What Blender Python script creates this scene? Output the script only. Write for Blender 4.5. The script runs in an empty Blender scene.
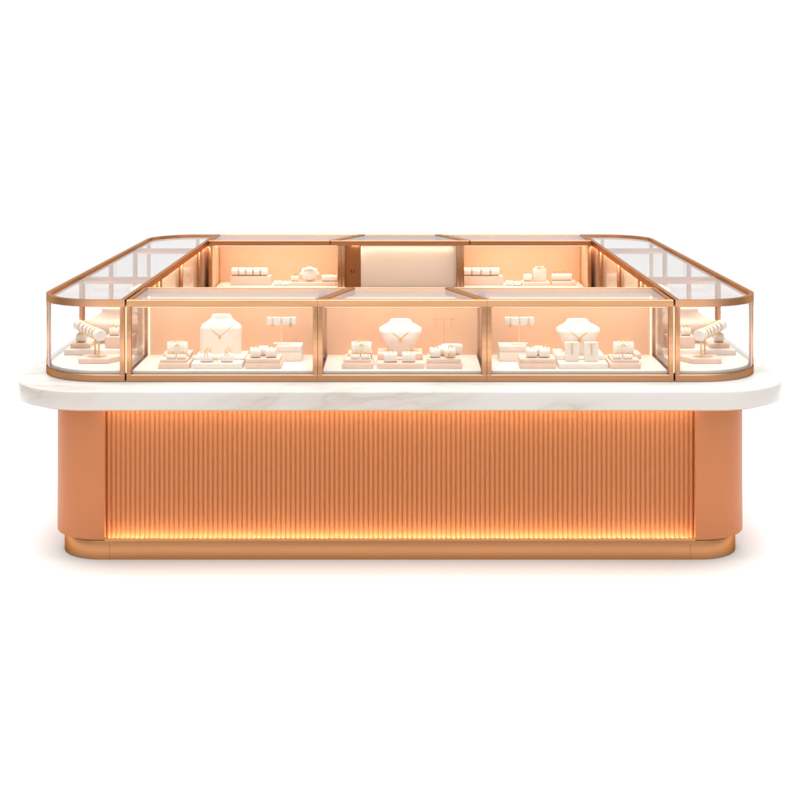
import bpy, bmesh, math, random
from math import sin, cos, pi, radians, sqrt
from mathutils import Vector, Matrix
random.seed(7)
scene = bpy.context.scene
COL = scene.collection

# ---------------------------------------------------------------- numbers
D, H, F = 6.5, 2.116, 1397.5          # camera distance to the case fronts, camera height, focal length (800 px frame)
HY = 105.0
def X(px, Y): return (px - 400.0) * (D + Y) / F
def Z(py, Y): return H - (py - HY) * (D + Y) / F
CT = 0.828                             # countertop height
DECK = 0.877                           # deck height inside the showcases
CASE_H = 0.381
TOPZ = CT + CASE_H
BW, BR, BL = 1.647, 0.25, 3.30         # body half width, corner radius, length

# ---------------------------------------------------------------- materials
def new_mat(name):
    m = bpy.data.materials.new(name); m.use_nodes = True
    nt = m.node_tree
    return m, nt, nt.nodes['Principled BSDF']
def node(nt, t, **kw):
    n = nt.nodes.new(t)
    for k, v in kw.items():
        if k in n.inputs: n.inputs[k].default_value = v
        else: setattr(n, k, v)
    return n
def plain(name, col, rough=.5, metal=0., coat=0., var=.06, scale=6., bump=0., bscale=200., spec=.5, stretch=None):
    m, nt, b = new_mat(name)
    b.inputs['Roughness'].default_value = rough
    b.inputs['Metallic'].default_value = metal
    b.inputs['Coat Weight'].default_value = coat
    b.inputs['Coat Roughness'].default_value = .08
    b.inputs['Specular IOR Level'].default_value = spec
    if metal == 1.: b.inputs['Specular Tint'].default_value = (.62, .42, .29, 1)
    tc = node(nt, 'ShaderNodeTexCoord')
    nz = node(nt, 'ShaderNodeTexNoise', Scale=scale, Detail=4.)
    rmp = node(nt, 'ShaderNodeValToRGB')
    lo = [c * (1 - var) for c in col]; hi = [min(1, c * (1 + var)) for c in col]
    rmp.color_ramp.elements[0].color = (*lo, 1); rmp.color_ramp.elements[1].color = (*hi, 1)
    rmp.color_ramp.elements[0].position = .3; rmp.color_ramp.elements[1].position = .7
    src = tc.outputs['Object']
    if stretch:
        mp = node(nt, 'ShaderNodeMapping'); mp.inputs['Scale'].default_value = stretch
        nt.links.new(src, mp.inputs['Vector']); src = mp.outputs['Vector']
    nt.links.new(src, nz.inputs['Vector'])
    nt.links.new(nz.outputs['Fac'], rmp.inputs['Fac'])
    nt.links.new(rmp.outputs['Color'], b.inputs['Base Color'])
    if bump:
        n2 = node(nt, 'ShaderNodeTexNoise', Scale=bscale, Detail=3.)
        nt.links.new(src, n2.inputs['Vector'])
        bp = node(nt, 'ShaderNodeBump', Strength=bump, Distance=.001)
        nt.links.new(n2.outputs['Fac'], bp.inputs['Height'])
        nt.links.new(bp.outputs['Normal'], b.inputs['Normal'])
    return m

M = {}
M['gold'] = plain('brushed_rose_gold', (.60, .325, .178), .28, 1., var=.07, scale=3., bump=.10, bscale=60., stretch=(1, 1, 14))
M['gold_plinth'] = plain('brushed_plinth_gold', (.52, .25, .112), .25, 1., var=.03, scale=1., bump=.06, bscale=50., stretch=(1, 1, 18))
M['gold_dark'] = plain('aged_gold', (.40, .21, .09), .35, 1., var=.1)
M['jewel_gold'] = plain('polished_gold', (.80, .50, .17), .22, 1., var=.05)
M['terracotta'] = plain('terracotta_satin', (.53, .197, .084), .42, .12, spec=.16, var=.04, scale=1.5)
M['flute'] = plain('terracotta_flutes', (.525, .195, .076), .45, .10, var=.012, scale=1.5, spec=.2)
M['peach'] = plain('peach_panel', (.79, .475, .295), .55, var=.03, scale=2.)
M['peach_gloss'] = plain('peach_lacquer', (.82, .54, .35), .18, var=.03, scale=2., coat=.6)
M['beige'] = plain('beige_door', (.88, .67, .53), .5, var=.03, scale=2.)
M['white'] = plain('cream_leatherette', (.80, .73, .65), .5, var=.03, scale=20., bump=.15, bscale=400.)
M['deck'] = plain('white_deck', (.82, .77, .71), .25, var=.02)
M['pink'] = plain('blush_suede', (.76, .56, .45), .6, var=.04, scale=25., bump=.15, bscale=400.)
M['cream'] = plain('ivory_suede', (.78, .68, .59), .6, var=.03, scale=25., bump=.15, bscale=400.)
M['bustmat'] = plain('ivory_linen', (.80, .705, .61), .55, var=.03, scale=30., bump=.2, bscale=500.)
M['warmlit_linen'] = plain('warmlit_ivory_linen', (.72, .56, .44), .6, var=.03, scale=30., bump=.2, bscale=500.)  # ivory linen; shade and warm case light are put into its colour
M['dark'] = plain('dark_bronze', (.06, .035, .02), .4, .6)
M['core'] = plain('carcass_board', (.30, .16, .09), .7)

def marble():
    m, nt, b = new_mat('white_marble')
    tc = node(nt, 'ShaderNodeTexCoord')
    mp = node(nt, 'ShaderNodeMapping'); mp.inputs['Rotation'].default_value = (0, .3, .45); mp.inputs['Scale'].default_value = (.7, 2.1, 2.4)
    nt.links.new(tc.outputs['Object'], mp.inputs['Vector'])
    w = node(nt, 'ShaderNodeTexNoise', Scale=1.1, Detail=6., Roughness=.55, Distortion=.6)
    nt.links.new(mp.outputs['Vector'], w.inputs['Vector'])
    # ridged noise gives thin veins
    s = node(nt, 'ShaderNodeMath', operation='SUBTRACT'); s.inputs[1].default_value = .5
    a = node(nt, 'ShaderNodeMath', operation='ABSOLUTE')
    nt.links.new(w.outputs['Fac'], s.inputs[0]); nt.links.new(s.outputs[0], a.inputs[0])
    r = node(nt, 'ShaderNodeValToRGB')
    e = r.color_ramp.elements
    e[0].position = 0.; e[0].color = (.47, .425, .38, 1)
    e[1].position = .05; e[1].color = (.56, .535, .51, 1)
    x = e.new(.012); x.color = (.52, .485, .45, 1)
    x = e.new(.15); x.color = (.585, .565, .546, 1)
    nt.links.new(a.outputs[0], r.inputs['Fac'])
    n2 = node(nt, 'ShaderNodeTexNoise', Scale=.9, Detail=3.)
    nt.links.new(mp.outputs['Vector'], n2.inputs['Vector'])
    r2 = node(nt, 'ShaderNodeValToRGB')
    r2.color_ramp.elements[0].position = .36; r2.color_ramp.elements[0].color = (0, 0, 0, 1)
    r2.color_ramp.elements[1].position = .52; r2.color_ramp.elements[1].color = (1, 1, 1, 1)
    nt.links.new(n2.outputs['Fac'], r2.inputs['Fac'])
    mx = node(nt, 'ShaderNodeMix', data_type='RGBA')
    mx.inputs['A'].default_value = (.585, .565, .546, 1)
    nt.links.new(r2.outputs['Color'], mx.inputs['Factor']); nt.links.new(r.outputs['Color'], mx.inputs['B'])
    nt.links.new(mx.outputs['Result'], b.inputs['Base Color'])
    b.inputs['Roughness'].default_value = .24
    b.inputs['Specular IOR Level'].default_value = .22
    return m
M['marble'] = marble()

def glass(name='clear_glass', tint=(.991, .987, .986)):
    m = bpy.data.materials.new(name); m.use_nodes = True
    nt = m.node_tree; nt.nodes.clear()
    out = node(nt, 'ShaderNodeOutputMaterial')
    tr = node(nt, 'ShaderNodeBsdfTransparent'); tr.inputs['Color'].default_value = (*tint, 1)
    gl = node(nt, 'ShaderNodeBsdfGlossy'); gl.inputs['Roughness'].default_value = .02
    fr = node(nt, 'ShaderNodeFresnel', IOR=1.5)
    geo = node(nt, 'ShaderNodeNewGeometry')
    inv = node(nt, 'ShaderNodeMath', operation='SUBTRACT'); inv.inputs[0].default_value = 1.
    nt.links.new(geo.outputs['Backfacing'], inv.inputs[1])
    mu = node(nt, 'ShaderNodeMath', operation='MULTIPLY')
    nt.links.new(fr.outputs[0], mu.inputs[0]); nt.links.new(inv.outputs[0], mu.inputs[1])
    mix = node(nt, 'ShaderNodeMixShader')
    nt.links.new(mu.outputs[0], mix.inputs[0]); nt.links.new(tr.outputs[0], mix.inputs[1]); nt.links.new(gl.outputs[0], mix.inputs[2])
    nt.links.new(mix.outputs[0], out.inputs[0])
    return m
M['glass'] = glass()
M['acrylic'] = glass('clear_acrylic', (.96, .93, .90))

def emit(name, col, s):
    m = bpy.data.materials.new(name); m.use_nodes = True
    nt = m.node_tree; nt.nodes.clear()
    out = node(nt, 'ShaderNodeOutputMaterial'); e = node(nt, 'ShaderNodeEmission')
    e.inputs['Color'].default_value = (*col, 1); e.inputs['Strength'].default_value = s
    nt.links.new(e.outputs[0], out.inputs[0]); return m
M['led'] = emit('warm_led', (1., .78, .52), 1.6)

# ---------------------------------------------------------------- object helpers
def link(name, bm, mat, parent=None, smooth=None, loc=None):
    """smooth: angle in degrees below which edges are shaded smooth."""
    bmesh.ops.recalc_face_normals(bm, faces=bm.faces)
    me = bpy.data.meshes.new(name)
    if smooth:
        for f in bm.faces: f.smooth = True
        for e in bm.edges:
            if len(e.link_faces) == 2 and e.calc_face_angle(0) > radians(smooth): e.smooth = False
    bm.to_mesh(me); bm.free()
    me.materials.append(mat)
    o = bpy.data.objects.new(name, me); COL.objects.link(o)
    if parent is not None: o.parent = parent
    if loc is not None: o.location = loc
    return o
def tag(o, label=None, cat=None, group=None, kind=None):
    if label: o['label'] = label
    if cat: o['category'] = cat
    if group: o['group'] = group
    if kind: o['kind'] = kind
    return o
def thing(name, label, cat, loc=(0, 0, 0), rz=0., group=None):
    o = bpy.data.objects.new(name, None); COL.objects.link(o)
    o.empty_display_size = .05
    o.location = loc; o.rotation_euler = (0, 0, rz)
    return tag(o, label, cat, group)
def single(name, bm, mat, loc, label, cat, group=None, smooth=30, rz=0.):
    o = link(name, bm, mat, None, smooth, loc); o.rotation_euler = (0, 0, rz)
    return tag(o, label, cat, group)

def box(x0, x1, y0, y1, z0, z1, bev=.002, seg=2):
    bm = bmesh.new()
    v = [bm.verts.new(p) for p in ((x0, y0, z0), (x1, y0, z0), (x1, y1, z0), (x0, y1, z0), (x0, y0, z1), (x1, y0, z1), (x1, y1, z1), (x0, y1, z1))]
    for f in ((3, 2, 1, 0), (4, 5, 6, 7), (0, 1, 5, 4), (1, 2, 6, 5), (2, 3, 7, 6), (3, 0, 4, 7)):
        bm.faces.new([v[i] for i in f])
    if bev: bmesh.ops.bevel(bm, geom=list(bm.edges), offset=bev, segments=seg, profile=.5, affect='EDGES')
    return bm
def merge(bm, other):
    me = bpy.data.meshes.new('tmp'); other.to_mesh(me); other.free()
    bm.from_mesh(me); bpy.data.meshes.remove(me); return bm
def loops_mesh(loops, close=False, caps=False):
    """loft between equal-count closed loops of 3D points"""
    bm = bmesh.new()
    vs = [[bm.verts.new(p) for p in l] for l in loops]
    n = len(vs[0]); k = len(vs)
    for i in range(k if close else k - 1):
        a, b = vs[i], vs[(i + 1) % k]
        for j in range(n):
            try: bm.faces.new((a[j], a[(j + 1) % n], b[(j + 1) % n], b[j]))
            except ValueError: pass
    if caps:
        bm.faces.new(vs[0]); bm.faces.new(vs[-1])
    return bm
def outline(x0, x1, y0, y1, r, seg=14):
    """counter-clockwise; r = radii at (x0,y0),(x1,y0),(x1,y1),(x0,y1)"""
    pts = []
    cs = ((x0, y0, 1, 1, pi), (x1, y0, -1, 1, 1.5 * pi), (x1, y1, -1, -1, 0), (x0, y1, 1, -1, .5 * pi))
    for (cx, cy, sx, sy, a0), rr in zip(cs, r):
        if rr <= 0: pts.append(Vector((cx, cy))); continue
        ox, oy = cx + sx * rr, cy + sy * rr
        for i in range(seg + 1):
            a = a0 + .5 * pi * i / seg
            pts.append(Vector((ox + rr * cos(a), oy + rr * sin(a))))
    return pts
def inset(pts, w):
    n = len(pts); out = []
    for i in range(n):
        p, q, r = pts[i - 1], pts[i], pts[(i + 1) % n]
        a = (q - p).normalized(); b = (r - q).normalized()
        na = Vector((-a.y, a.x)); nb = Vector((-b.y, b.x))
        m = na + nb; m.normalize()
        out.append(q + m * (w / max(.2, m.dot(na))))
    return out
def at_z(pts, z): return [(p.x, p.y, z) for p in pts]
def rim(pts, w, z0, z1, bev=.0014):
    o1, i1 = inset(pts, bev), inset(pts, w - bev); i0 = inset(pts, w)
    return loops_mesh([at_z(o1, z0), at_z(pts, z0 + bev), at_z(pts, z1 - bev), at_z(o1, z1), at_z(i1, z1), at_z(i0, z1 - bev), at_z(i0, z0 + bev), at_z(i1, z0)], close=True)
def slab(pts, z0, z1, bev=.002):
    i = inset(pts, bev)
    return loops_mesh([at_z(i, z0), at_z(pts, z0 + bev), at_z(pts, z1 - bev), at_z(i, z1)], caps=True)
def strip_wall(pts, t, z0, z1):
    """open vertical wall following pts, thickness t to the left of travel"""
    n = len(pts); inn = []
    for i in range(n):
        a = (pts[i] - pts[i - 1]).normalized() if i else (pts[1] - pts[0]).normalized()
        b = (pts[i + 1] - pts[i]).normalized() if i < n - 1 else a
        na = Vector((-a.y, a.x)); nb = Vector((-b.y, b.x)); m = (na + nb).normalized()
        inn.append(pts[i] + m * (t / max(.2, m.dot(na))))
    bm = bmesh.new()
    rows = [[bm.verts.new((p.x, p.y, z)) for p in l] for l, z in ((pts, z0), (pts, z1), (inn, z1), (inn, z0))]
    for k in range(4):
        a, b = rows[k], rows[(k + 1) % 4]
        for j in range(n - 1): bm.faces.new((a[j], a[j + 1], b[j + 1], b[j]))
    for j in (0, n - 1): bm.faces.new([r[j] for r in rows])
    return bm
def cyl(r, z0, z1, n=24, bev=0., r1=None, axis='Z'):
    r1 = r if r1 is None else r1
    ring = lambda rr, z: [(rr * cos(2 * pi * i / n), rr * sin(2 * pi * i / n), z) for i in range(n)]
    L = [ring(r - bev, z0), ring(r, z0 + bev), ring(r1, z1 - bev), ring(r1 - bev, z1)] if bev else [ring(r, z0), ring(r1, z1)]
    bm = loops_mesh(L, caps=True)
    if axis == 'X': bmesh.ops.rotate(bm, verts=bm.verts, cent=(0, 0, 0), matrix=Matrix.Rotation(pi / 2, 3, 'Y'))
    if axis == 'Y': bmesh.ops.rotate(bm, verts=bm.verts, cent=(0, 0, 0), matrix=Matrix.Rotation(-pi / 2, 3, 'X'))
    return bm
def shift(bm, x=0, y=0, z=0):
    bmesh.ops.translate(bm, verts=bm.verts, vec=(x, y, z)); return bm
def rot(bm, a, ax): bmesh.ops.rotate(bm, verts=bm.verts, cent=(0, 0, 0), matrix=Matrix.Rotation(a, 3, ax)); return bm
def torus(R, r, n=20, m=8, sx=1., sz=1.):
    """ring in the XZ plane"""
    bm = bmesh.new()
    g = [[bm.verts.new(((R + r * cos(2 * pi * j / m)) * cos(2 * pi * i / n) * sx, r * sin(2 * pi * j / m), (R + r * cos(2 * pi * j / m)) * sin(2 * pi * i / n) * sz)) for j in range(m)] for i in range(n)]
    for i in range(n):
        for j in range(m):
            bm.faces.new((g[i][j], g[(i + 1) % n][j], g[(i + 1) % n][(j + 1) % m], g[i][(j + 1) % m]))
    return bm
def tube(pts, r, n=6):
    pts = [Vector(p) for p in pts]; loops = []
    for i, p in enumerate(pts):
        t = (pts[min(i + 1, len(pts) - 1)] - pts[max(i - 1, 0)]).normalized()
        u = t.orthogonal().normalized() if abs(t.y) > .9 else t.cross(Vector((0, 1, 0))).normalized()
        v = t.cross(u)
        loops.append([tuple(p + u * r * cos(2 * pi * k / n) + v * r * sin(2 * pi * k / n)) for k in range(n)])
    return loops_mesh(loops, caps=True)
def ball(r, sx=1, sy=1, sz=1, n=10):
    bm = bmesh.new(); bmesh.ops.create_uvsphere(bm, u_segments=n, v_segments=n // 2 + 1, radius=r)
    bmesh.ops.scale(bm, verts=bm.verts, vec=(sx, sy, sz)); return bm
def area(name, parent, loc, sx, sy, power, col, rx=0., rz=0., spread=pi):
    l = bpy.data.lights.new(name, 'AREA'); l.shape = 'RECTANGLE'; l.size = sx; l.size_y = sy
    l.energy = power; l.color = col; l.spread = spread
    o = bpy.data.objects.new(name, l); COL.objects.link(o)
    o.location = loc; o.rotation_euler = (rx, 0, rz)
    if parent is not None: o.parent = parent
    return o
WARM = (1., .83, .62)
WARM2 = (1., .84, .67)

# ---------------------------------------------------------------- floor
bm = bmesh.new()
v = [bm.verts.new((5.2 * math.copysign(abs(cos(2 * pi * i / 96)) ** .5, cos(2 * pi * i / 96)), -1 + 10 * math.copysign(abs(sin(2 * pi * i / 96)) ** .5, sin(2 * pi * i / 96)), 0)) for i in range(96)]; bm.faces.new(v)
fl = link('floor', bm, plain('white_studio_floor', (.88, .875, .87), .6, var=.006, scale=2.))
tag(fl, kind='structure')

# ---------------------------------------------------------------- the counter
counter = thing('display_counter', 'terracotta island counter with fluted glowing front, marble top and gold plinth', 'counter')
oc = outline(-1.808, 1.808, -.227, 3.527, (.39,) * 4, 20)
ic = outline(-1.22, 1.22, .50, 2.80, (.02,) * 4, 20)
zb = CT - .083
L = []
for ins, z in ((.05, zb), (.006, zb), (.002, zb + .0015), (0, zb + .006), (0, CT - .008), (.0025, CT - .0025), (.008, CT)): L.append(at_z(inset(oc, ins), z))
L += [at_z(ic, CT), at_z(ic, zb)]
link('countertop', loops_mesh(L, close=True), M['marble'], counter, 40)
ot = outline(-1.765, 1.765, -.185, 3.485, (.35,) * 4, 20)
link('trim_band', rim(ot, .25, zb - .013, zb - .0015, .001), M['gold_plinth'], counter, 40)

BT, BB = zb - .014, .093              # body top and bottom
FX = BW - BR - .022                   # flutes run to here
def quarter(sx, sy):
    """corner panel: an L of short flats round the quarter circle"""
    cx, cy = (BW - BR) * sx, (BR if sy < 0 else BL - BR)
    p = [Vector((FX * sx, cy + sy * BR))]
    for i in range(25):
        a = .5 * pi * i / 24
        p.append(Vector((cx + sx * BR * sin(a), cy + sy * BR * cos(a))))
    p.append(Vector((BW * sx, cy - sy * .022)))
    return p if sx * sy < 0 else p[::-1]
for sx, sy in ((-1, -1), (1, -1), (1, 1), (-1, 1)):
    q = quarter(sx, sy)
    link('corner_panel', strip_wall(q, .08, BB, BT), M['terracotta'], counter, 35)
def flutes(length, n, prof=14):
    """ribbed sheet in local XZ, ribs towards -Y, tips at y=0"""
    p = length / n; pts = []
    for k in range(n):
        for j in range(prof):
            t = j / prof
            u = 2 * t - 1
            pts.append((-length / 2 + p * (k + t),   .0078 * (1 - sqrt(max(0, 1 - (u / .86) ** 2)))))
    pts.append((length / 2,   .0078))
    bm = bmesh.new()
    lo = [bm.verts.new((x, y, .07)) for x, y in pts]; hi = [bm.verts.new((x, y, BT)) for x, y in pts]
    bl = [bm.verts.new((x, .03, .07)) for x in (pts[0][0], pts[-1][0])]; bh = [bm.verts.new((x, .03, BT)) for x in (pts[0][0], pts[-1][0])]
    for i in range(len(pts) - 1): bm.faces.new((lo[i], lo[i + 1], hi[i + 1], hi[i]))
    bm.faces.new((bl[1], bl[0], bh[0], bh[1]))
    return bm
def cap(length, n):
    """gold lip with a scalloped upper edge that hides the light channel"""
    p = length / n; bm = bmesh.new(); top = []; bot = []; topb = []; botb = []
    for k in range(n * 4 + 1):
        x = -length / 2 + p * k / 4
        z = .0985 + .0022 * cos(2 * pi * k / 4)
        top.append(bm.verts.new((x, 0, z))); bot.append(bm.verts.new((x, 0, .088)))
        topb.append(bm.verts.new((x, .005, z))); botb.append(bm.verts.new((x, .005, .088)))
    for i in range(n * 4):
        bm.faces.new((bot[i], bot[i + 1], top[i + 1], top[i])); bm.faces.new((top[i], top[i + 1], topb[i + 1], topb[i]))
        bm.faces.new((topb[i], topb[i + 1], botb[i + 1], botb[i]))
    return bm
LX, LY = 2 * FX - .001, BL - 2 * BR + .044 - .001
FR = .032                              # flute tips sit this far behind the corner panels
for (cx, cy, rz, ln) in ((0, 0, 0, LX), (BW, BL / 2, pi / 2, LY), (0, BL, pi, LX), (-BW, BL / 2, -pi / 2, LY)):
    n = round(ln / .0228)
    dx, dy = -sin(rz), cos(rz)         # inward direction
    o = link('fluted_panel', flutes(ln, n), M['flute'], counter, 50, (cx + dx * FR, cy + dy * FR, 0)); o.rotation_euler.z = rz
    o = link('scalloped_lip', cap(ln, n), M['gold_plinth'], counter, None, (cx + dx * .004, cy + dy * .004, 0)); o.rotation_euler.z = rz
    front = rz == 0
    a = area('base_light', counter, (cx + dx * .0165, cy + dy * .0165, .070), ln - .01, .010, 7 if front else 2, WARM, pi - .22, 0)
    a.rotation_euler = (Matrix.Rotation(rz, 3, 'Z') @ Matrix.Rotation(pi + .10, 3, 'X')).to_euler()
    a = area('soffit_light', counter, (cx - dx * .02, cy - dy * .02, zb - .016), ln - .01, .014, 3 if front else 1, WARM, 0, rz)
    a.rotation_euler = (Matrix.Rotation(rz, 3, 'Z') @ Matrix.Rotation(.3, 3, 'X')).to_euler()
po = outline(-1.606, 1.606, .003, BL - .003, (.215,) * 4, 20)
pi_ = inset(po, .0)
link('plinth', loops_mesh([at_z(po, 0.), at_z(po, .0055), at_z(inset(po, -.0), .086), at_z(inset(po, .001), .088), at_z(inset(po, .005), .088), at_z(inset(po, .005), .062), at_z(inset(po, .3), .062), at_z(inset(po, .3), 0.)], close=True), M['gold_plinth'], counter, 40)
link('carcass', rim(outline(-BW + .09, BW - .09, .09, BL - .09, (.18,) * 4, 14), .45, .063, BT + .012), M['core'], counter, 40)
for sx in (-1, 1):                     # the joints in the plinth skirting
    link('plinth_joint', box(sx * 1.352 - .001, sx * 1.352 + .001, .0015, .006, .002, .086, 0), M['gold_dark'], counter)

# ---------------------------------------------------------------- showcases
PW = .022                              # post width
RH = .033                              # rail height
SHOWGROUP = 'glass showcases standing round the marble counter'
def post(parent, x, y, w=PW, d=PW):
    return link('post', box(x - w / 2, x + w / 2, y - d / 2, y + d / 2, CT + RH - .001, TOPZ - RH + .001, .0015), M['gold'], parent, 30)
def pane(parent, name, x0, x1, y0, y1, z0=CT + RH - .006, z1=TOPZ - RH + .006):
    return link(name, box(x0, x1, y0, y1, z0, z1, 0), M['glass'], parent)
def shell(c, low, top):
    link('bottom_rim', rim(low, PW, CT + .001, CT + RH), M['gold'], c, 35)
    link('deck', slab(inset(low, PW + .001), CT + .002, DECK), M['deck'], c, 35)
    link('top_rim', rim(top, PW, TOPZ - RH, TOPZ), M['gold'], c, 35)
    link('top_glass', slab(inset(top, PW - .006), TOPZ - .010, TOPZ - .004, .0005), M['glass'], c)
def side_shell(c, out, yA, yB, open_front, open_rear):
    """rails along the free sides; slimmer cross rails under the lid where two cases meet"""
    link('bottom_rim', rim(out, PW, CT + .001, CT + RH), M['gold'], c, 35)
    link('deck', slab(inset(out, PW + .001), CT + .002, DECK), M['deck'], c, 35)
    if open_front and open_rear: paths = [[out[1], out[2]], [out[3], out[0]]]
    elif open_rear: paths = [[out[-1]] + out[:-1]]
    else: paths = [out[1:] + [out[0]]]
    for p in paths: link('top_rail', strip_wall(p, PW, TOPZ - RH, TOPZ), M['gold'], c, 35)
    g = inset(out, PW - .003); ys = [p.y for p in g]; lo, hi = min(ys), max(ys); xs = [p.x for p in g]
    for p in g:
        if open_front and p.y < lo + .001: p.y = yA + .0006
        elif open_rear and p.y > hi - .001: p.y = yB - .0006
    link('top_glass', slab(g, TOPZ - .0165, TOPZ - .0105, .0005), M['glass'], c)
    for on, y0, y1 in ((open_front, yA + .0005, yA + .020), (open_rear, yB - .020, yB - .0005)):
        if on: link('cross_rail', box(min(xs) + .004, max(xs) - .004, y0, y1, TOPZ - .050, TOPZ - .018, .0015), M['gold'], c, 30)
def rect(x0, x1, y0, y1): return [Vector(p) for p in ((x0, y0), (x1, y0), (x1, y1), (x0, y1))]
def led(c, x0, x1, y, z=TOPZ - RH - .001, power=4., rx=.0, rz=0., ln=None):
    link('light_strip', box(x0, x1, y - .004, y + .004, z - .004, z, 0), M['led'], c)
    return area('case_light', c, ((x0 + x1) / 2, y, z - .006), x1 - x0, .012, power * .165, WARM2, rx, rz)
def front_case(label, x0, x1, t0, t1, yA=0., yB=.46, power=3., vert=0):
    c = thing('glass_showcase', label, 'showcase', group=SHOWGROUP)
    low = rect(x0, x1, yA, yB)
    top = [Vector((x0, yA)), Vector((x1, yA)), Vector((t1, yB)), Vector((t0, yB))]
    shell(c, low, top)
    h = PW / 2
    for px_, py_ in ((x0 + h, yA + h), (x1 - h, yA + h), (x1 - h, yB - h), (x0 + h, yB - h)): post(c, px_, py_)
    pane(c, 'front_glass', x0 + PW - .003, x1 - PW + .003, yA + .006, yA + .012)
    for xx in (x0 + .008, x1 - .014): pane(c, 'side_glass', xx, xx + .006, yA + PW - .003, yB - PW + .003)
    link('back_panel', box(x0 + PW - .002, x1 - PW + .002, yB - PW - .004, yB - .006, CT + RH - .004, TOPZ - RH + .004, 0), M['peach'], c)
    led(c, x0 + PW + .01, x1 - PW - .01, yB - PW - .10, power=power, rx=0)
    led(c, x0 + PW + .01, x1 - PW - .01, yA + PW + .006, power=power * .8, rx=.35)
    if vert:
        xs = x0 + PW + .006 if vert < 0 else x1 - PW - .006
        link('light_strip', box(xs - .004, xs + .004, yB - PW - .012, yB - PW - .005, DECK + .002, TOPZ - RH - .008, 0), M['led'], c)
        xs = x0 - .0045 if vert < 0 else x1 + .0045
        link('light_strip', box(xs - .0025, xs + .0025, yA + .012, yA + .02, CT + .04, TOPZ - RH - .004, 0), M['led'], c)  # glowing strip added in the gap between cases for its bright line
    return c
front_case('long glass showcase at the front left, with the square shouldered bust inside', -1.272, -.3835, -1.272, -.240, power=2.6, vert=-1)
front_case('middle glass showcase of the front row between two gold mullions', -.3825, .4035, -.239, .239, power=2.4)
front_case('long glass showcase at the front right, with two tall earring cards inside', .4045, 1.272, .240, 1.272, power=2.6, vert=1)

def side_case(label, s, yA, yB, corner=None, mids=(), power=2.):
    """s=-1 left, +1 right; corner: 'front', 'rear' or None rounds that outer corner"""
    c = thing('glass_showcase', label, 'showcase', group=SHOWGROUP)
    xo, xi, r = 1.717, 1.281, .32
    rr = [0, 0, 0, 0]
    if s < 0:
        b = (-xo, -xi)
        if corner == 'front': rr[0] = r
        if corner == 'rear': rr[3] = r
    else:
        b = (xi, xo)
        if corner == 'front': rr[1] = r
        if corner == 'rear': rr[2] = r
    out = outline(b[0], b[1], yA, yB, rr, 18)
    side_shell(c, out, yA, yB, corner != 'front', corner != 'rear')
    h = PW / 2
    for yy in (yA, yB):
        f = (corner == 'front' and yy == yA) or (corner == 'rear' and yy == yB)
        sg = 1 if yy == yA else -1
        post(c, s * (xi + h), yy + sg * h)
        if f:
            ph = radians(13 if corner == 'front' else 0)   # the upright follows the curve where it turns
            o = post(c, 0, 0); o.location = (s * (xo - r + (r - .0125) * cos(ph)), yy + sg * (r - (r - .0125) * sin(ph)), 0); o.rotation_euler.z = s * -sg * ph
            if corner == 'rear': post(c, s * (xo - r + .02), yy + sg * h)
        else: post(c, s * (xo - h), yy + sg * h)
    for yy in mids:
        post(c, s * (xo - h), yy, PW, .03); post(c, s * (xi + h), yy, PW, .010)
    def wall(points, name):
        link(name, strip_wall([Vector(p) for p in points], .006, CT + RH - .006, TOPZ - RH + .006), M['glass'], c, 35)
    xo_, xi_ = xo - .006, xi + .004
    arcn = 18
    if corner == 'front':
        cx, cy, ra = xo - r, yA + r, r - .006
        pts = [(s * xi_, yA + .006)] + [(s * (cx + ra * sin(.5 * pi * i / arcn)), cy - ra * cos(.5 * pi * i / arcn)) for i in range(arcn + 1)]
        if s < 0: pts = pts[::-1]
        wall(pts, 'curved_glass')
        sp = [(s * xo_, yA + r), (s * xo_, yB - .006)]
    elif corner == 'rear':
        cx, cy, ra = xo - r, yB - r, r - .006
        pts = [(s * xi_, yB - .006)] + [(s * (cx + ra * sin(.5 * pi * i / arcn)), cy + ra * cos(.5 * pi * i / arcn)) for i in range(arcn + 1)]
        if s > 0: pts = pts[::-1]
        wall(pts, 'curved_glass')
        sp = [(s * xo_, yA + .006), (s * xo_, yB - r)]
    else: sp = [(s * xo_, yA + .006), (s * xo_, yB - .006)]
    if s < 0: sp = sp[::-1]
    wall(sp, 'outer_glass')
    for yy, keepit in ((yA, corner != 'front'), (yB, corner != 'rear')):
        if keepit:
            y0 = yy + (.006 if yy == yA else -.012)
            x0_, x1_ = sorted((s * (xi + PW), s * (xo - PW)))
            pane(c, 'end_glass', x0_, x1_, y0, y0 + .006)
    # lacquered inner side towards the well; in the front corner it starts behind the front row
    p0 = yA + PW
    x0_, x1_ = sorted((s * (xi + .022), s * (xi + .028)))
    if corner == 'front':
        pane(c, 'inner_glass', x0_, x1_, p0, .46)
        link('inner_panel', box(x0_, x1_, .462, yB - PW, CT + RH - .004, TOPZ - RH + .004, 0), M['peach_gloss'], c)
    else:
        link('inner_panel', box(x0_, x1_, p0, yB - PW, CT + RH - .004, TOPZ - RH + .004, 0), M['peach_gloss'], c)
    xm = s * (xi + PW + .008)
    link('light_strip', box(xm - .004, xm + .004, yA + .03, yB - .03, TOPZ - RH - .005, TOPZ - RH - .001, 0), M['led'], c)
    area('case_light', c, (xm, (yA + yB) / 2, TOPZ - RH - .008), .012, yB - yA - .08, power * .2, WARM2, 0, 0)
    ya_ = .50 if corner == 'front' else yA + .03
    area('well_light', c, (s * (xi + .007), (ya_ + yB - .03) / 2, TOPZ - RH - .003), .008, yB - .03 - ya_, .42 * (yB - ya_), WARM2)
    return c
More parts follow.
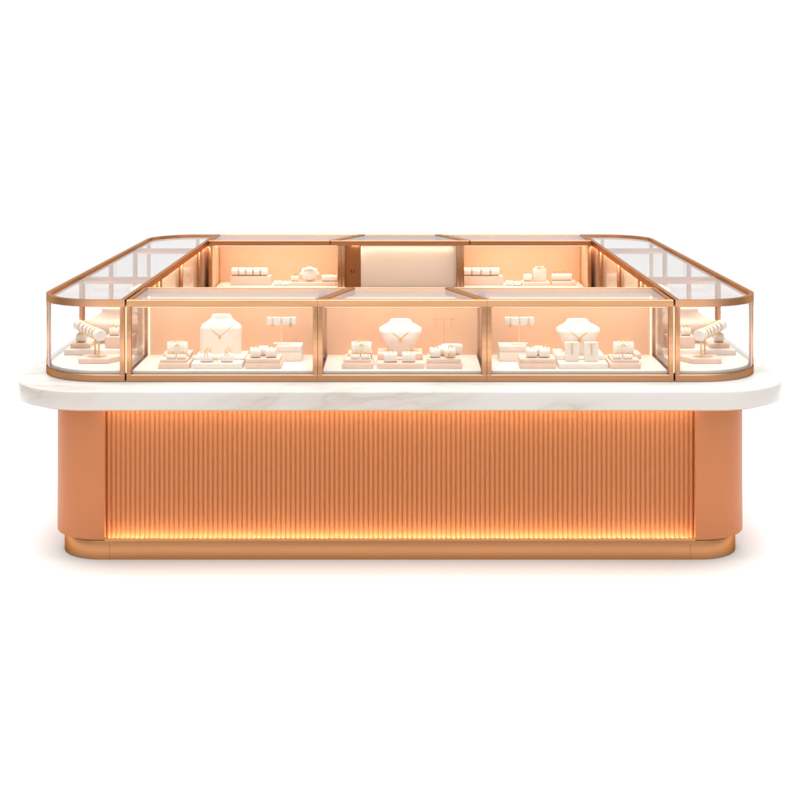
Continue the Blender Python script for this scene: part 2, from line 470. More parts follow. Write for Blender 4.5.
for s, w in ((-1, 'left'), (1, 'right')):
    side_case(f'curved glass corner showcase at the front {w}, holding a bracelet bar', s, 0., .997, 'front', power=2.2)
    side_case(f'long straight glass showcase along the {w} side of the counter', s, 1.003, 2.497, None, (1.75,), power=2.6)
    side_case(f'glass corner showcase with rounded edge at the far {w}', s, 2.503, 3.30, 'rear', power=1.6)

def rear_case(label, x0, x1, t0, t1, yA=2.84, yB=3.30):
    c = thing('glass_showcase', label, 'showcase', group=SHOWGROUP)
    shell(c, rect(x0, x1, yA, yB), [Vector((t0[0], yA)), Vector((t1[0], yA)), Vector((t1[1], yB)), Vector((t0[1], yB))])
    h = PW / 2
    for px_, py_ in ((x0 + h, yA + h), (x1 - h, yA + h), (x1 - h, yB - h), (x0 + h, yB - h)): post(c, px_, py_)
    pane(c, 'front_glass', x0 + PW - .003, x1 - PW + .003, yA + .006, yA + .012)
    for xx in (x0 + .006, x1 - .014): 
        link('side_panel', box(xx, xx + .008, yA + PW, yB - PW, CT + RH - .004, TOPZ - RH + .004, 0), M['peach'], c)
    link('back_panel', box(x0 + PW - .002, x1 - PW + .002, yB - PW - .004, yB - .006, CT + RH - .004, TOPZ - RH + .004, 0), M['peach'], c)
    led(c, x0 + PW + .01, x1 - PW - .01, yB - PW - .15, power=6.5)
    led(c, x0 + PW + .01, x1 - PW - .01, yA + PW + .006, power=5, rx=.35)
    return c
rear_case('glass showcase in the rear row, left of the beige door', -1.279, -.394, (-1.279, -1.279), (-.47, -.266))
rear_case('glass showcase in the rear row, right of the beige door', .406, 1.279, (.47, .266), (1.279, 1.279))

cab = thing('storage_cabinet', 'gold framed cabinet with plain beige door and lock between the rear showcases', 'cabinet')
yA, yB = 2.84, 3.30
tp = [Vector((-.464, yA)), Vector((.464, yA)), Vector((.260, yB)), Vector((-.260, yB))]
lw = rect(-.391, .403, yA, yB)
link('bottom_rim', rim(lw, PW, CT + .001, CT + RH), M['gold'], cab, 35)
link('top_rim', rim(tp, PW, TOPZ - RH, TOPZ), M['gold'], cab, 35)
link('top_glass', slab(inset(tp, PW - .006), TOPZ - .010, TOPZ - .004, .0005), M['glass'], cab)
for px_, py_ in ((-.380, yA + .011), (.392, yA + .011), (.392, yB - .011), (-.380, yB - .011)): post(cab, px_, py_)
link('back_panel', box(-.365, .378, yB - .03, yB - .006, CT + RH, TOPZ - RH + .004, 0), M['peach'], cab)
link('door', box(-.262, .380, yA + .036, yA + .056, CT + RH + .002, TOPZ - RH - .001, .0015), M['beige'], cab, 30)
lp = link('lock_panel', box(-.368, -.264, yA + .052, yA + .062, CT + RH, TOPZ - RH, 0), M['gold_plinth'], cab)
lk = link('lock', shift(cyl(.012, 0, .008, 20, .001, axis='Y'), -.318, yA + .042, 1.0), M['dark'], lp, 40)
lk = link('lock_lever', box(-.323, -.313, yA + .036, yA + .046, .972, 1.012, .003), M['gold_dark'], lp, 40)
area('door_light', cab, (.06, yA + .010, TOPZ - RH - .003), .60, .010, .26, WARM2)
area('cabinet_light', cab, (-.30, yA + .03, TOPZ - RH - .004), .05, .02, .2, WARM)

# ---------------------------------------------------------------- jewellery displays
RISERS = 'display risers on the showcase decks'
def riser(name, x0, x1, y0, y1, z0, z1, mat, label, cat='riser', step=None, bev=.003):
    """block; step = (x0, x1, y0, y1, z1) adds an upper tier as a part"""
    cx, cy = (x0 + x1) / 2, (y0 + y1) / 2
    if not step:
        return single(name, box(x0 - cx, x1 - cx, y0 - cy, y1 - cy, 0, z1 - z0, bev), M[mat], (cx, cy, z0), label, cat, RISERS)
    t = thing(name, label, cat, (cx, cy, z0), group=RISERS)
    link('lower_tier', box(x0 - cx, x1 - cx, y0 - cy, y1 - cy, 0, z1 - z0, bev), M[mat], t, 30)
    steps = step if isinstance(step, list) else [step]
    for s in steps: link('upper_tier', box(s[0] - cx, s[1] - cx, s[2] - cy, s[3] - cy, z1 - z0 + .0005, s[4] - z0, bev), M[mat], t, 30)
    return t
def cushion_bm(w, h, d, tilt=0.):
    """puffed roll: a superellipse section swept along x with pinched ends"""
    loops = []
    for k in range(9):
        u = -1 + 2 * k / 8
        s = 1 - .10 * abs(u) ** 3
        loops.append([(u * w / 2, s * d / 2 * math.copysign(abs(cos(2 * pi * i / 20)) ** .7, cos(2 * pi * i / 20)), h / 2 + s * h / 2 * math.copysign(abs(sin(2 * pi * i / 20)) ** .7, sin(2 * pi * i / 20))) for i in range(20)])
    bm = loops_mesh(loops, caps=True)
    if tilt: rot(bm, tilt, 'X')
    return bm
def cushion(x, y, z, w, h, d, label, tilt=0., mat='white', name='ring_cushion', group='ring cushions in the showcases'):
    return single(name, cushion_bm(w, h, d, tilt), M[mat], (x, y, z), label, 'cushion', group, 50)
def drum(x, y, z, w, h, label, mat='white', axis='Y', rz=0., d=None):
    """short fat roll lying on its side: round front, slit across the top"""
    r = h / 2; d = d or w
    bm = cyl(r, -w / 2, w / 2, 28, r * .22, axis='X')
    bmesh.ops.scale(bm, verts=bm.verts, vec=(1, .9, 1)); shift(bm, z=r)
    return single('ring_drum', bm, M[mat], (x, y, z), label, 'ring holder', 'white drums that hold rings', 40, rz)
RINGS = 'gold rings on show in the cases'
def ring(x, y, z, label, R=.012, gem=True, rz=0., lean=.0, r=.0021):
    t = thing('gold_ring', label, 'ring', (x, y, z), rz, RINGS)
    link('band', rot(shift(torus(R, r), z=R * .45), lean, 'X'), M['jewel_gold'], t, 60)
    if gem: link('stone', rot(shift(ball(.0036, 1, 1, .9, 8), z=R * 1.5 + .0015), lean, 'X'), M['jewel_gold'], t, 60)
    return t
def cluster(x, y, z, w, label, n=5, hgt=.012):
    """an ornate brooch: leaves and loops on one bar"""
    bm = tube([(-w / 2 + w * i / 8, 0, .003 + .35 * hgt * sin(pi * i / 8)) for i in range(9)], .0013)
    for k in range(n):
        u = -w / 2 + w * (k + .5) / n
        merge(bm, shift(rot(torus(.0042, .0011, 10, 5), .5 * (k % 3 - 1), 'Z'), u, 0, .004 + hgt * (.35 + .65 * ((k * 7) % 5) / 4)))
        merge(bm, shift(ball(.0022, n=6), u + .003, -.002, .002 + hgt * .5 * ((k * 3) % 4) / 3))
    return single('gold_brooch', bm, M['jewel_gold'], (x, y, z), label, 'brooch', 'gold brooches and clustered jewels', 60)

class Bust:
    """lofted necklace form; rows of (height, half width, half depth, y offset, squareness)"""
    def __init__(self, rows): self.rows = rows
    def at(self, z):
        r = self.rows
        for a, b in zip(r, r[1:]):
            if a[0] <= z <= b[0]:
                t = (z - a[0]) / (b[0] - a[0]); t = t * t * (3 - 2 * t) * .5 + t * .5
                return [p + (q - p) * t for p, q in zip(a, b)]
        return r[-1]
    def front(self, x, z):
        _, w, d, y, e = self.at(z); u = min(1, abs(x) / w)
        return y - d * (1 - u ** e) ** (1 / e)
    def mesh(self, n=40, k=28):
        z0, z1 = self.rows[0][0], self.rows[-1][0]; loops = []
        for i in range(k + 1):
            z = z0 + (z1 - z0) * i / k; _, w, d, y, e = self.at(z)
            loops.append([(w * math.copysign(abs(cos(a)) ** (2 / e), cos(a)), y + d * math.copysign(abs(sin(a)) ** (2 / e), sin(a)), z) for a in (2 * pi * j / n for j in range(n))])
        _, w, d, y, e = self.rows[-1]
        for f, dz in ((.9, .002), (.6, -.001), (.25, -.003)):
            loops.append([(f * p[0], y + f * (p[1] - y), z1 + dz) for p in loops[k]])
        return loops_mesh(loops, caps=True)
def necklace(b, loc, x_top, z_top, z_low, label, pend='disc', rz=0., r=.0012):
    t = thing('gold_necklace', label, 'necklace', loc, rz, 'gold necklaces on the busts')
    P = []
    for i in range(25):
        u = -1 + 2 * i / 24
        x = x_top * u; z = z_low + (z_top - z_low) * (abs(u) ** 1.12)
        P.append((x, b.front(x, z) - .0008, z))
    link('chain', tube(P, r), M['jewel_gold'], t, 60)
    y = b.front(0, z_low - .008) - .003
    if pend == 'disc':
        bm = shift(cyl(.0092, -.0015, .0015, 18, .0005, axis='Y'), 0, y, z_low - .009)
        merge(bm, shift(torus(.003, .0009, 10, 5), 0, y, z_low + .001)); merge(bm, shift(ball(.003, 1, .6, 1), 0, y - .002, z_low - .009))
    else:
        bm = shift(ball(.0058, 1, .5, 1.35), 0, y, z_low - .007)
        merge(bm, shift(torus(.003, .0009, 10, 5), 0, y, z_low + .001))
    link('pendant', bm, M['jewel_gold'], t, 50)
    return t
def bust(b, loc, label, rz=0., mat='bustmat'):
    return single('necklace_bust', b.mesh(), M[mat], loc, label, 'bust', 'ivory necklace busts in the showcases', 50, rz)
def earring_stand(xl, xr, py0, py1, pole_px, base_z, Y, label, mat='white', clear=False):
    """T stand: oval foot, pole, two pads; pads between pixel columns xl and xr"""
    cx = X(pole_px, Y)
    t = thing('earring_stand', label, 'earring stand', (cx, Y, base_z), group='T shaped earring stands')
    zt = Z(py0, Y) - base_z; zp = Z(py1, Y) - base_z
    m = M['acrylic'] if clear else M[mat]
    bm = cyl(.042, 0, .005, 30, .0015); bmesh.ops.scale(bm, verts=bm.verts, vec=(1, .55, 1))
    link('foot', bm, m, t, 40)
    link('pole', cyl(.0022, .004, zt - .003, 10), M['acrylic'] if clear else M['cream'], t, 60)
    a, b_ = X(xl, Y) - cx, X(xr, Y) - cx
    for u, v_ in ((a, -.003), (.003, b_)):
        if clear: link('pad', box(u, v_, -.004, .004, zt - .006, zt, .001), m, t, 30)
        else: link('pad', box(u, v_, -.010, .010, zp, zt, .003, 3), m, t, 40)
    return t, cx, zt + base_z, zp + base_z
def earring(x, y, z, ln, label, star=False):
    t = thing('drop_earring', label, 'earring', (x, y, z), group='gold drop earrings')
    bm = tube([(0, .002, .004), (0, -.001, .006), (0, -.0015, 0), (0, -.001, -ln * .55)], .0011)
    link('hook', bm, M['jewel_gold'], t, 60)
    bm = shift(torus(.0065, .0015, 14, 6), 0, -.001, -ln * .55 - .006)
    if star:
        for a in range(3): merge(bm, shift(ball(.002, n=6), .006 * cos(a * 2.1), -.002, -ln * .55 - .006 + .006 * sin(a * 2.1)))
        merge(bm, shift(torus(.004, .0011, 10, 5), .004, -.001, -ln * .55 - .017))
    else: merge(bm, shift(ball(.0026, 1, .7, 1.3, 8), 0, -.001, -ln * .55 - .015))
    link('drop', bm, M['jewel_gold'], t, 60)
    return t

# ---- left front case -------------------------------------------------------
Yf = .060
zd = DECK
def rolled_riser(p, case):
    """blush two tier riser with a tilted roll at the back and two small cushions in front; p = px of the lower tier"""
    a, b = p
    t = riser('jewellery_riser', X(a, Yf), X(b, Yf), Yf, Yf + .17, zd, zd + .026, 'pink', f'blush two tier riser under the wide roll in the {case} front showcase',
              step=[(X(a + 2, Yf + .02), X(b - 2, Yf + .02), Yf + .014, Yf + .165, zd + .041), (X(a + 6, .2), X(b + 2 if a < 300 else b - 1, .2), Yf + .10, Yf + .22, zd + .052)])
    mid = (a + b) / 2 + 4 if case != 'right' else (a + b) / 2 - 2
    cushion(X(mid, .165), .165, zd + .050, .094, .062, .046, f'wide white roll on the blush riser in the {case} front showcase', -.22, name='jewellery_roll')
    cluster(X(mid, .145), .140, zd + .106, .06, f'gold brooch lying across the top of the wide roll in the {case} front showcase', 5)
    ring(X(mid, .13), .126, zd + .094, f'small gold ring on the face of the wide roll in the {case} front showcase', .007, True, 0, -.4)
    for k, w in ((-1, 'left'), (1, 'right')):
        cushion(X(mid + k * 5.2 - 1, .095), .097, zd + .0412, .042, .022, .03, f'low cushion at the {w}, before the wide roll, in the {case} front showcase')
        cluster(X(mid + k * 5.2 - 1, .09), .092, zd + .059, .030, f'gold jewel on the {w} low cushion before the roll in the {case} front showcase', 4, .013)
rolled_riser((158, 189), 'left')

# white tray with two square holders and the square shouldered bust behind
riser('jewellery_tray', X(191, Yf), X(242, Yf), Yf, Yf + .15, zd, zd + .026, 'white', 'wide white tray before the square shouldered bust in the left front showcase', 'tray',
      step=(X(196, .2), X(246, .2), Yf + .085, Yf + .26, zd + .040))
for (a, b), w in (((200.5, 213), 'left'), ((221, 233.5), 'right')):
    x = X((a + b) / 2, .11)
    cushion(x, .105, zd + .0262, .058, .038, .05, f'{w} white ring cushion on the wide tray in the left front showcase')
    ring(x, .085, zd + .058, f'gold ring on the {w} cushion of the wide tray, left front showcase', .0085)
    cluster(x + .004, .125, zd + .064, .036, f'tall gold jewel behind the {w} cushion of the wide tray, left front showcase', 5, .022)
cluster(X(215.5, .09), .09, zd + .027, .022, 'gold jewel lying between the two cushions of the wide tray, left front showcase', 5, .02)
bA = Bust([(0, .100, .045, 0, 4), (.135, .100, .045, .0, 3.6), (.150, .093, .042, .004, 3), (.168, .068, .036, .012, 2.6), (.182, .052, .034, .018, 2.2), (.200, .046, .034, .020, 2)])
Yb = .27; zbA = Z(358, Yb) + .0
lb = (X(221, Yb), Yb, zd + .0405)
hA = Z(315, Yb) - (zd + .0405)
kA = hA / .202
bA = Bust([(r[0] * kA, r[1], r[2], r[3], r[4]) for r in bA.rows])
bust(bA, lb, 'square shouldered ivory bust on the tray in the left front showcase')
necklace(bA, lb, .062, .152 * kA, .096 * kA, 'fine gold necklace with drop pendant on the square shouldered bust', 'drop', r=.0010)
# blush riser with two drums
def drum_riser(a, b, da, case, mat='pink', clearstand=False):
    riser('jewellery_riser', X(a, Yf), X(b, Yf), Yf, Yf + .14, zd, zd + .024, mat, f'blush two tier riser carrying two ring drums in the {case} front showcase', 'riser',
          step=(X(a, Yf + .01), X(b - 1.2, Yf + .01), Yf + .008, Yf + .135, zd + .046))
    for c, w in zip(da, ('left', 'right')):
        x = X(c, .10)
        drum(x, .105, zd + .0462, .052, .049, f'{w} ring drum on the blush riser in the {case} front showcase')
        ring(x + .003, .094, zd + .088, f'gold ring standing on the {w} drum of the riser in the {case} front showcase', .0105)
    drum(X(sum(da) / 2, .15), .155, zd + .0462, .05, .046, f'half hidden ring drum behind the front pair in the {case} front showcase')
drum_riser(245, 281, (255.5, 271), 'left')
def stand_riser(a, b, case, l, r, pole):
    Y = .26
    riser('jewellery_riser', X(a, Y), X(b, Y), Y - .01, Y + .11, zd, zd + .044, 'cream', f'ivory block under the earring stand in the {case} front showcase',
          'riser', step=(X(a + .3, Y), X(b - .3, Y), Y - .006, Y + .106, zd + .074))
    t, cx, zt, zp = earring_stand(l, r, 317.2, 324.8, pole, zd + .0745, Y + .05, f'ivory T stand hung with gold earrings in the {case} front showcase')
    Yp = Y + .05 - .0125
    for px_, w, st in ((l + (pole - l) * .38, 'left', False), (pole + (r - pole) * .62, 'right', True)):
        earring(X(px_, Yp), Yp, zt - .004, .05, f'gold drop earring on the {w} pad of the T stand in the {case} front showcase', st)
stand_riser(276, 302, 'left', 267, 296, 281.5)

# ---- middle front case -----------------------------------------------------
rolled_riser((342, 373), 'middle')
riser('jewellery_riser', X(377, Yf), X(424, Yf), Yf, Yf + .12, zd, zd + .026, 'pink', 'long blush riser before the tapered bust in the middle front showcase', 'riser',
      step=[(X(377.5, .17), X(387, .17), Yf + .09, Yf + .24, zd + .056), (X(388, .17), X(413, .17), Yf + .09, Yf + .24, zd + .034), (X(413.7, .17), X(422.6, .17), Yf + .09, Yf + .24, zd + .056)])
for c, w in ((390.5, 'left'), (408.7, 'right')):
    x = X(c, .10)
    cushion(x, .10, zd + .0262, .062, .048, .05, f'{w} white ring block on the long blush riser in the middle front showcase', name='ring_block')
    ring(x, .084, zd + .070, f'gold ring on the {w} block of the long riser, middle front showcase', .0105)
SH = [(0, .052, .036, .0, 2.6), (.04, .064, .040, -.006, 2.5), (.09, .090, .046, -.016, 2.4), (.120, .104, .044, -.014, 2.5), (.134, .103, .038, -.006, 2.6),
      (.146, .082, .032, .004, 2.4), (.158, .058, .030, .012, 2.2), (.172, .049, .031, .018, 2.1)]
def shoulder_bust(px_, Y, zbase, py_top, label, nlabel, kx=1.):
    k = (Z(py_top, Y) - zbase) / .174
    b = Bust([(r[0] * k, r[1] * kx, r[2], r[3], r[4]) for r in SH])
    loc = (X(px_, Y), Y, zbase)
    bust(b, loc, label)
    if nlabel: necklace(b, loc, .064, .142 * k, .090 * k, nlabel)
    return b
shoulder_bust(400.3, .25, zd + .0345, 319.5, 'tapered ivory shoulder bust in the middle front showcase', 'gold chain with round pendant on the bust in the middle showcase')
drum_riser(427, 462, (435, 450), 'middle')
cushion(X(452, .17), .185, zd + .0462, .10, .052, .04, 'wide ivory roll behind the ring drums in the middle front showcase', name='jewellery_roll', mat='cream')
cluster(X(450, .10), .07, zd + .048, .04, 'gold bead string curled before the right drum in the middle front showcase', 7, .018)
Y = .24
t, cx, zt, zp = earring_stand(432, 455.5, 318.3, 319.8, 444, zd + .001, Y, 'clear acrylic T stand behind the drums in the middle front showcase', clear=True)
for px_, w in ((435.5, 'left'), (451.5, 'right')):
    earring(X(px_, Y), Y - .006, zt - .004, .05, f'thin gold earring on the {w} arm of the clear acrylic stand', w == 'right')

# ---- right front case ------------------------------------------------------
stand_riser(499, 527, 'right', 505, 534, 519.3)
drum_riser(520, 556, (531.5, 544.5), 'right')
riser('jewellery_tray', X(559, Yf), X(608, Yf), Yf, Yf + .15, zd, zd + .026, 'white', 'wide white tray under two tall cards in the right front showcase', 'tray',
      step=[(X(555, .19), X(565, .19), Yf + .085, Yf + .26, zd + .050), (X(566, .19), X(592, .19), Yf + .085, Yf + .26, zd + .036), (X(592.7, .19), X(603, .19), Yf + .085, Yf + .26, zd + .050)])
for (a, b), w in (((564.5, 579), 'left'), ((584.5, 598), 'right')):
    x = X((a + b) / 2, .11)
    o = riser('earring_card', x - .033, x + .033, .098, .122, zd + .0262, zd + .118, 'white', f'{w} tall white card hung with a gold cross in the right front showcase', 'earring card', bev=.005)
    o['group'] = 'tall white earring cards'
    t = thing('cross_earring', f'gold cross earring on the {w} tall white card', 'earring', (x, .0955, zd + .112), group='gold cross earrings on tall cards')
    bm = tube([(0, 0, .002), (0, 0, -.052)], .0016); merge(bm, tube([(-.012, 0, -.012), (.012, 0, -.012)], .0016))
    for k in range(4): merge(bm, shift(ball(.0027, 1, .7, 1, 8), 0, -.001, -.020 - .010 * k))
    link('cross', bm, M['jewel_gold'], t, 60)
    bm = tube([(-.026, 0, .003), (-.012, -.001, .006), (0, -.001, .004), (.012, -.001, .006), (.026, 0, .003)], .0013)
    link('bar', bm, M['jewel_gold'], t, 60)
shoulder_bust(577.7, .25, zd + .0365, 319.5, 'tapered ivory shoulder bust in the right front showcase', 'gold chain with round pendant on the bust in the right showcase', 1.02)
rolled_riser((610, 641), 'right')

# ---- curved corner cases ---------------------------------------------------
def corner_display(s, w):
    where = f'in the curved {w} corner showcase'
    # block with a chamfered corner
    pts = [(-.085, -.045), (.055, -.045), (.10, .03), (.10, .075), (-.085, .075)]
    if s > 0: pts = [(-x, y) for x, y in pts][::-1]
    single('stand_block', slab([Vector(p) for p in pts], 0, .025, .003), M['pink'], (s * 1.455, .235, zd), f'chamfered blush block under the bracelet bar {where}', 'riser', RISERS, 30)
    t = thing('bracelet_stand', f'white bracelet bar on twin posts {where}', 'bracelet stand', (s * 1.455, .245, zd + .0255), group='bracelet bars in the corner showcases')
    A = Vector((s * -1 * -.022, -.045, .108)); A = Vector((-s * .022, -.045, .108)); B = Vector((s * .165, .285, .108))
    dr = (B - A); ln = dr.length; dn = dr.normalized(); ang = math.atan2(dn.y, dn.x)
    R = .027
    bm = cyl(R, 0, ln, 32, .003, axis='X'); rot(bm, ang, 'Z'); shift(bm, *A)
    link('bar', bm, M['white'], t, 40)
    for q in (.09, .25):
        p = A + dr * q
        link('post', shift(cyl(.0045, .004, .083, 14), p.x, p.y, 0), M['jewel_gold'], t, 50)
    p = A + dr * .17
    link('brace', rot(box(-.030, .030, -.003, .003, .004, .080, .001), 0, 'Z'), M['acrylic'], t, 30, (p.x, p.y, 0)).rotation_euler.z = ang
    bm = cyl(.045, 0, .004, 28, .001); bmesh.ops.scale(bm, verts=bm.verts, vec=(1, .7, 1))
    link('foot', shift(bm, p.x, p.y, 0), M['pink'], t, 40)
    for i, (q, od) in enumerate(((.16, 'nearest'), (.28, 'second'), (.43, 'third'), (.58, 'fourth'), (.74, 'fifth'))):
        p = A + dr * q
        bm = torus(R + .0015, .0022, 32, 8); rot(bm, ang + pi / 2, 'Z')
        tag(link('gold_bracelet', bm, M['jewel_gold'], None, 60, (t.location.x + p.x, t.location.y + p.y, t.location.z + p.z)),
            f'thin gold bracelet, {od} from the front on the bar {where}', 'bracelet', 'gold bracelets on the bars')
    # low platform behind with drums and a broad bust
    x0, x1 = sorted((s * 1.30, s * 1.665))
    riser('display_riser', x0, x1, .42, .72, zd, zd + .026, 'cream', f'wide low ivory platform behind the bracelet bar {where}', 'riser')
    x0, x1 = sorted((s * 1.545, s * 1.645))
    riser('jewellery_riser', x0, x1, .47, .57, zd + .0265, zd + .048, 'pink', f'small blush riser at the outer edge of the platform {where}')
    drum(s * 1.60, .52, zd + .0485, .05, .046, f'ring drum near the outer glass {where}')
    ring(s * 1.60, .51, zd + .088, f'gold ring on the outer drum {where}', .01)
    x0, x1 = sorted((s * 1.33, s * 1.47))
    riser('jewellery_riser', x0, x1, .46, .56, zd + .0265, zd + .085, 'pink', f'tall blush riser beside the inner wall {where}')
    for k, wd in ((1.365, 'inner'), (1.43, 'outer')):
        drum(s * k, .50, zd + .0855, .05, .04, f'{wd} ring drum on the tall blush riser {where}')
        ring(s * k, .49, zd + .118, f'gold ring on the {wd} drum of the tall riser {where}', .012)
    b = Bust([(0, .085, .05, .0, 2.4), (.035, .120, .055, -.005, 2.4), (.075, .162, .058, -.012, 2.4), (.098, .175, .054, -.010, 2.4), (.110, .170, .046, -.004, 2.4),
              (.121, .135, .038, .004, 2.3), (.136, .098, .036, .010, 2.2), (.152, .082, .036, .014, 2.1), (.168, .078, .037, .018, 2.0)])
    single('necklace_bust', b.mesh(), M['warmlit_linen'], (s * 1.452, .66, zd + .0265), f'broad ivory shoulder bust at the back {where}', 'bust', 'ivory necklace busts in the showcases', 50)
for s, w in ((-1, 'left'), (1, 'right')):
    corner_display(s, w)
    where = f'in the long {w} side showcase'
    x0, x1 = sorted((s * 1.36, s * 1.62))
    riser('display_riser', x0, x1, 1.45, 1.75, zd, zd + .03, 'cream', f'low ivory platform {where}')
    b = Bust([(r[0] * 1.05, r[1] * 1.2, r[2], r[3], r[4]) for r in SH])
    bust(b, (s * 1.45, 1.62, zd + .0305), f'ivory shoulder bust {where}')
    x0, x1 = sorted((s * 1.38, s * 1.60))
    riser('display_riser', x0, x1, 2.75, 2.95, zd, zd + .03, 'cream', f'low ivory platform in the rounded far {w} showcase')

# ---- rear cases ------------------------------------------------------------
Yr = 3.12
def rear_row(px0, px1, n, name, z_low, z_top, skip=()):
    wpx = (px1 - px0) / n
    for k in range(n):
        od = ('first', 'second', 'third', 'fourth', 'fifth')[k]
        x = X(px0 + wpx * (k + .5), Yr)
        w = wpx * (D + Yr) / F * .95
        bm = cyl((z_top - z_low) / 2, -w / 2, w / 2, 24, .004, axis='X'); shift(bm, z=(z_top - z_low) / 2)
        single('bracelet_roll', bm, M['white'], (x, Yr, z_low), f'{od} white roll from the left on the long riser in the {name} rear showcase', 'roll', 'white rolls in the rear showcases', 40)
        if k < n - 1:
            bm = torus((z_top - z_low) / 2 + .001, .002, 24, 6); rot(bm, pi / 2, 'Z')
            tag(link('gold_bracelet', bm, M['jewel_gold'], None, 60, (X(px0 + wpx * (k + 1), Yr), Yr, (z_low + z_top) / 2)), f'gold bracelet right of the {od} white roll in the {name} rear showcase', 'bracelet', 'gold bracelets on the rear rolls')
z1 = Z(275.5, Yr)
riser('jewellery_riser', X(231, Yr), X(271, Yr), Yr - .03, Yr + .06, DECK, z1 - .001, 'pink', 'long blush riser under five white rolls in the left rear showcase')
rear_row(231.5, 268, 5, 'left', z1, Z(267.5, Yr))
riser('jewellery_riser', X(461.5, Yr), X(503, Yr), Yr - .03, Yr + .06, DECK, z1 - .001, 'pink', 'long blush riser under four white rolls in the right rear showcase')
rear_row(462.5, 499.5, 4, 'right', z1, Z(267.5, Yr))
Yq = 3.10
for (a, b, nm) in ((275, 280, 'left'), (506, 512, 'right')):
    cushion(X((a + b) / 2, Yq), Yq, DECK, .05, .035, .04, f'small cushion right of the roll row in the {nm} rear showcase')
    cushion(X((a + b) / 2 + 8, Yq), Yq - .01, DECK, .05, .03, .04, f'second small cushion right of the roll row in the {nm} rear showcase')
    ring(X((a + b) / 2, Yq), Yq - .01, DECK + .03, f'gold ring on the small cushion in the {nm} rear showcase', .009)
# left: puffed round form and a side roll
riser('jewellery_riser', X(289, Yr), X(336, Yr), Yr - .05, Yr + .06, DECK, DECK + .025, 'pink', 'low blush riser under the scalloped cushion in the left rear showcase')
loops = []
for k in range(7):
    u = -1 + 2 * k / 6; f = sqrt(1 - (u * .8) ** 2)
    loops.append([((.066 + .004 * cos(8 * a)) * f * cos(a), u * .028, .050 + (.050 + .003 * cos(8 * a)) * f * sin(a)) for a in (2 * pi * i / 64 for i in range(64))])
single('scalloped_cushion', loops_mesh(loops, caps=True), M['white'], (X(309.5, Yr), Yr, DECK + .0255), 'round scalloped white cushion in the left rear showcase', 'cushion', None, 60)
cluster(X(309.5, Yr), Yr - .03, DECK + .10, .07, 'gold jewel along the top of the scalloped cushion', 6, .01)
cushion(X(295, Yr), Yr, DECK + .0255, .05, .04, .04, 'small cushion at the left of the scalloped one in the left rear showcase')
cluster(X(295, Yr), Yr - .01, DECK + .06, .03, 'gold jewel on the small cushion beside the scalloped one', 5, .02)
cushion(X(329.5, Yr), Yr, DECK + .0255, .105, .046, .05, 'wide white roll right of the scalloped cushion in the left rear showcase', name='jewellery_roll')
for k, od in ((-1, 'left end'), (0, 'middle'), (1, 'right end')):
    ring(X(329.5 + k * 5, Yr), Yr - .008, DECK + .066, f'gold ring at the {od} of the wide roll in the left rear showcase', .009)
# right: slab, small roll and a spiked roll
riser('jewellery_riser', X(521, Yr), X(549, Yr), Yr - .05, Yr + .06, DECK, DECK + .025, 'pink', 'low blush riser under the white slab in the right rear showcase')
cushion(X(527.5, Yr), Yr, DECK + .0255, .055, .05, .05, 'small puffed cushion left of the white slab in the right rear showcase')
t = thing('ring_stand', 'upright white slab with stepped top in the right rear showcase', 'stand', (X(539.5, Yr), Yr, DECK + .0255))
link('slab', box(-.046, .046, -.014, .014, 0, .088, .006), M['white'], t, 40)
link('stepped_top', box(-.03, .03, -.013, .013, .087, .102, .004), M['white'], t, 40)
ring(X(539.5, Yr), Yr - .012, DECK + .118, 'gold ring on top of the upright white slab', .009)
riser('jewellery_riser', X(551, Yr), X(575, Yr), Yr - .05, Yr + .06, DECK, DECK + .03, 'pink', 'low blush riser under the row of rings in the right rear showcase')
cushion(X(561.5, Yr), Yr, DECK + .0305, .135, .05, .05, 'wide white roll with a row of rings in the right rear showcase', name='jewellery_roll')
for k, od in ((-1.5, 'first'), (-.5, 'second'), (.5, 'third'), (1.5, 'fourth')):
    ring(X(561.5 + k * 4.6, Yr), Yr - .008, DECK + .082, f'{od} gold ring from the left on the wide roll, right rear showcase', .0078)

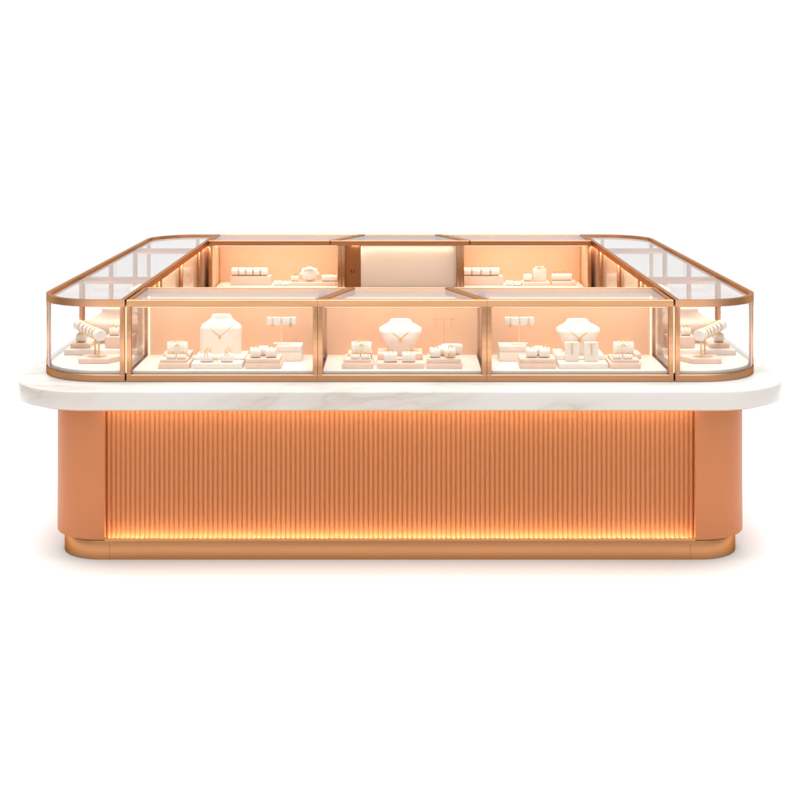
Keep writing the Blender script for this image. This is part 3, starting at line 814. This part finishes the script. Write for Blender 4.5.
# ---------------------------------------------------------------- studio light
w = bpy.data.worlds.new('World'); scene.world = w; w.use_nodes = True
nt = w.node_tree; bg = nt.nodes['Background']
tc = node(nt, 'ShaderNodeTexCoord'); sp = node(nt, 'ShaderNodeSeparateXYZ')
nt.links.new(tc.outputs['Generated'], sp.inputs[0])
rp = node(nt, 'ShaderNodeValToRGB')
mr = node(nt, 'ShaderNodeMapRange'); mr.inputs['From Min'].default_value = -1; mr.inputs['From Max'].default_value = 1
nt.links.new(sp.outputs['Y'], mr.inputs['Value']); nt.links.new(mr.outputs['Result'], rp.inputs['Fac'])
rp.color_ramp.elements[0].position = 0.; rp.color_ramp.elements[0].color = (.72, .70, .68, 1)
rp.color_ramp.elements[1].position = .80; rp.color_ramp.elements[1].color = (1, 1, 1, 1)
for p_, c_ in ((.34, .34), (.58, .34)):
    e_ = rp.color_ramp.elements.new(p_); e_.color = (c_, c_ * .97, c_ * .95, 1)
nt.links.new(rp.outputs['Color'], bg.inputs['Color']); bg.inputs['Strength'].default_value = 1.04

def softbox(name, loc, target, sx, sy, power, col=(1, .975, .95)):
    o = area(name, None, loc, sx, sy, power, col)
    o.rotation_euler = (Vector(target) - Vector(loc)).to_track_quat('-Z', 'Y').to_euler()
    return o
ov = softbox('overhead_softbox', (0, .5, 7.5), (0, .5, 0), 22, 22, 2350)
ov.data.spread = radians(78)
softbox('front_softbox', (-4.5, -7.5, 4.2), (0, 0, .6), 2.2, 3.0, 40)
softbox('side_softbox', (4.8, -7.0, 3.8), (0, 0, .6), 1.8, 3.0, 25)

# ---------------------------------------------------------------- camera
cam = bpy.data.cameras.new('Camera'); co = bpy.data.objects.new('Camera', cam); COL.objects.link(co)
cam.sensor_width = 36; cam.lens = F / 800 * 36
cam.shift_y = -(400 - HY) / 800
cam.clip_end = 500
co.location = (0.0, -D, H); co.rotation_euler = (pi / 2, 0, 0)
scene.camera = co
scene.view_settings.view_transform = 'Standard'; scene.view_settings.look = 'None'
scene.view_settings.exposure = 0; scene.view_settings.gamma = 1
cy = scene.cycles
cy.use_denoising = True
cy.max_bounces = 12; cy.transparent_max_bounces = 48; cy.glossy_bounces = 6; cy.diffuse_bounces = 5
cy.caustics_reflective = False; cy.caustics_refractive = False
cy.sample_clamp_indirect = 4.
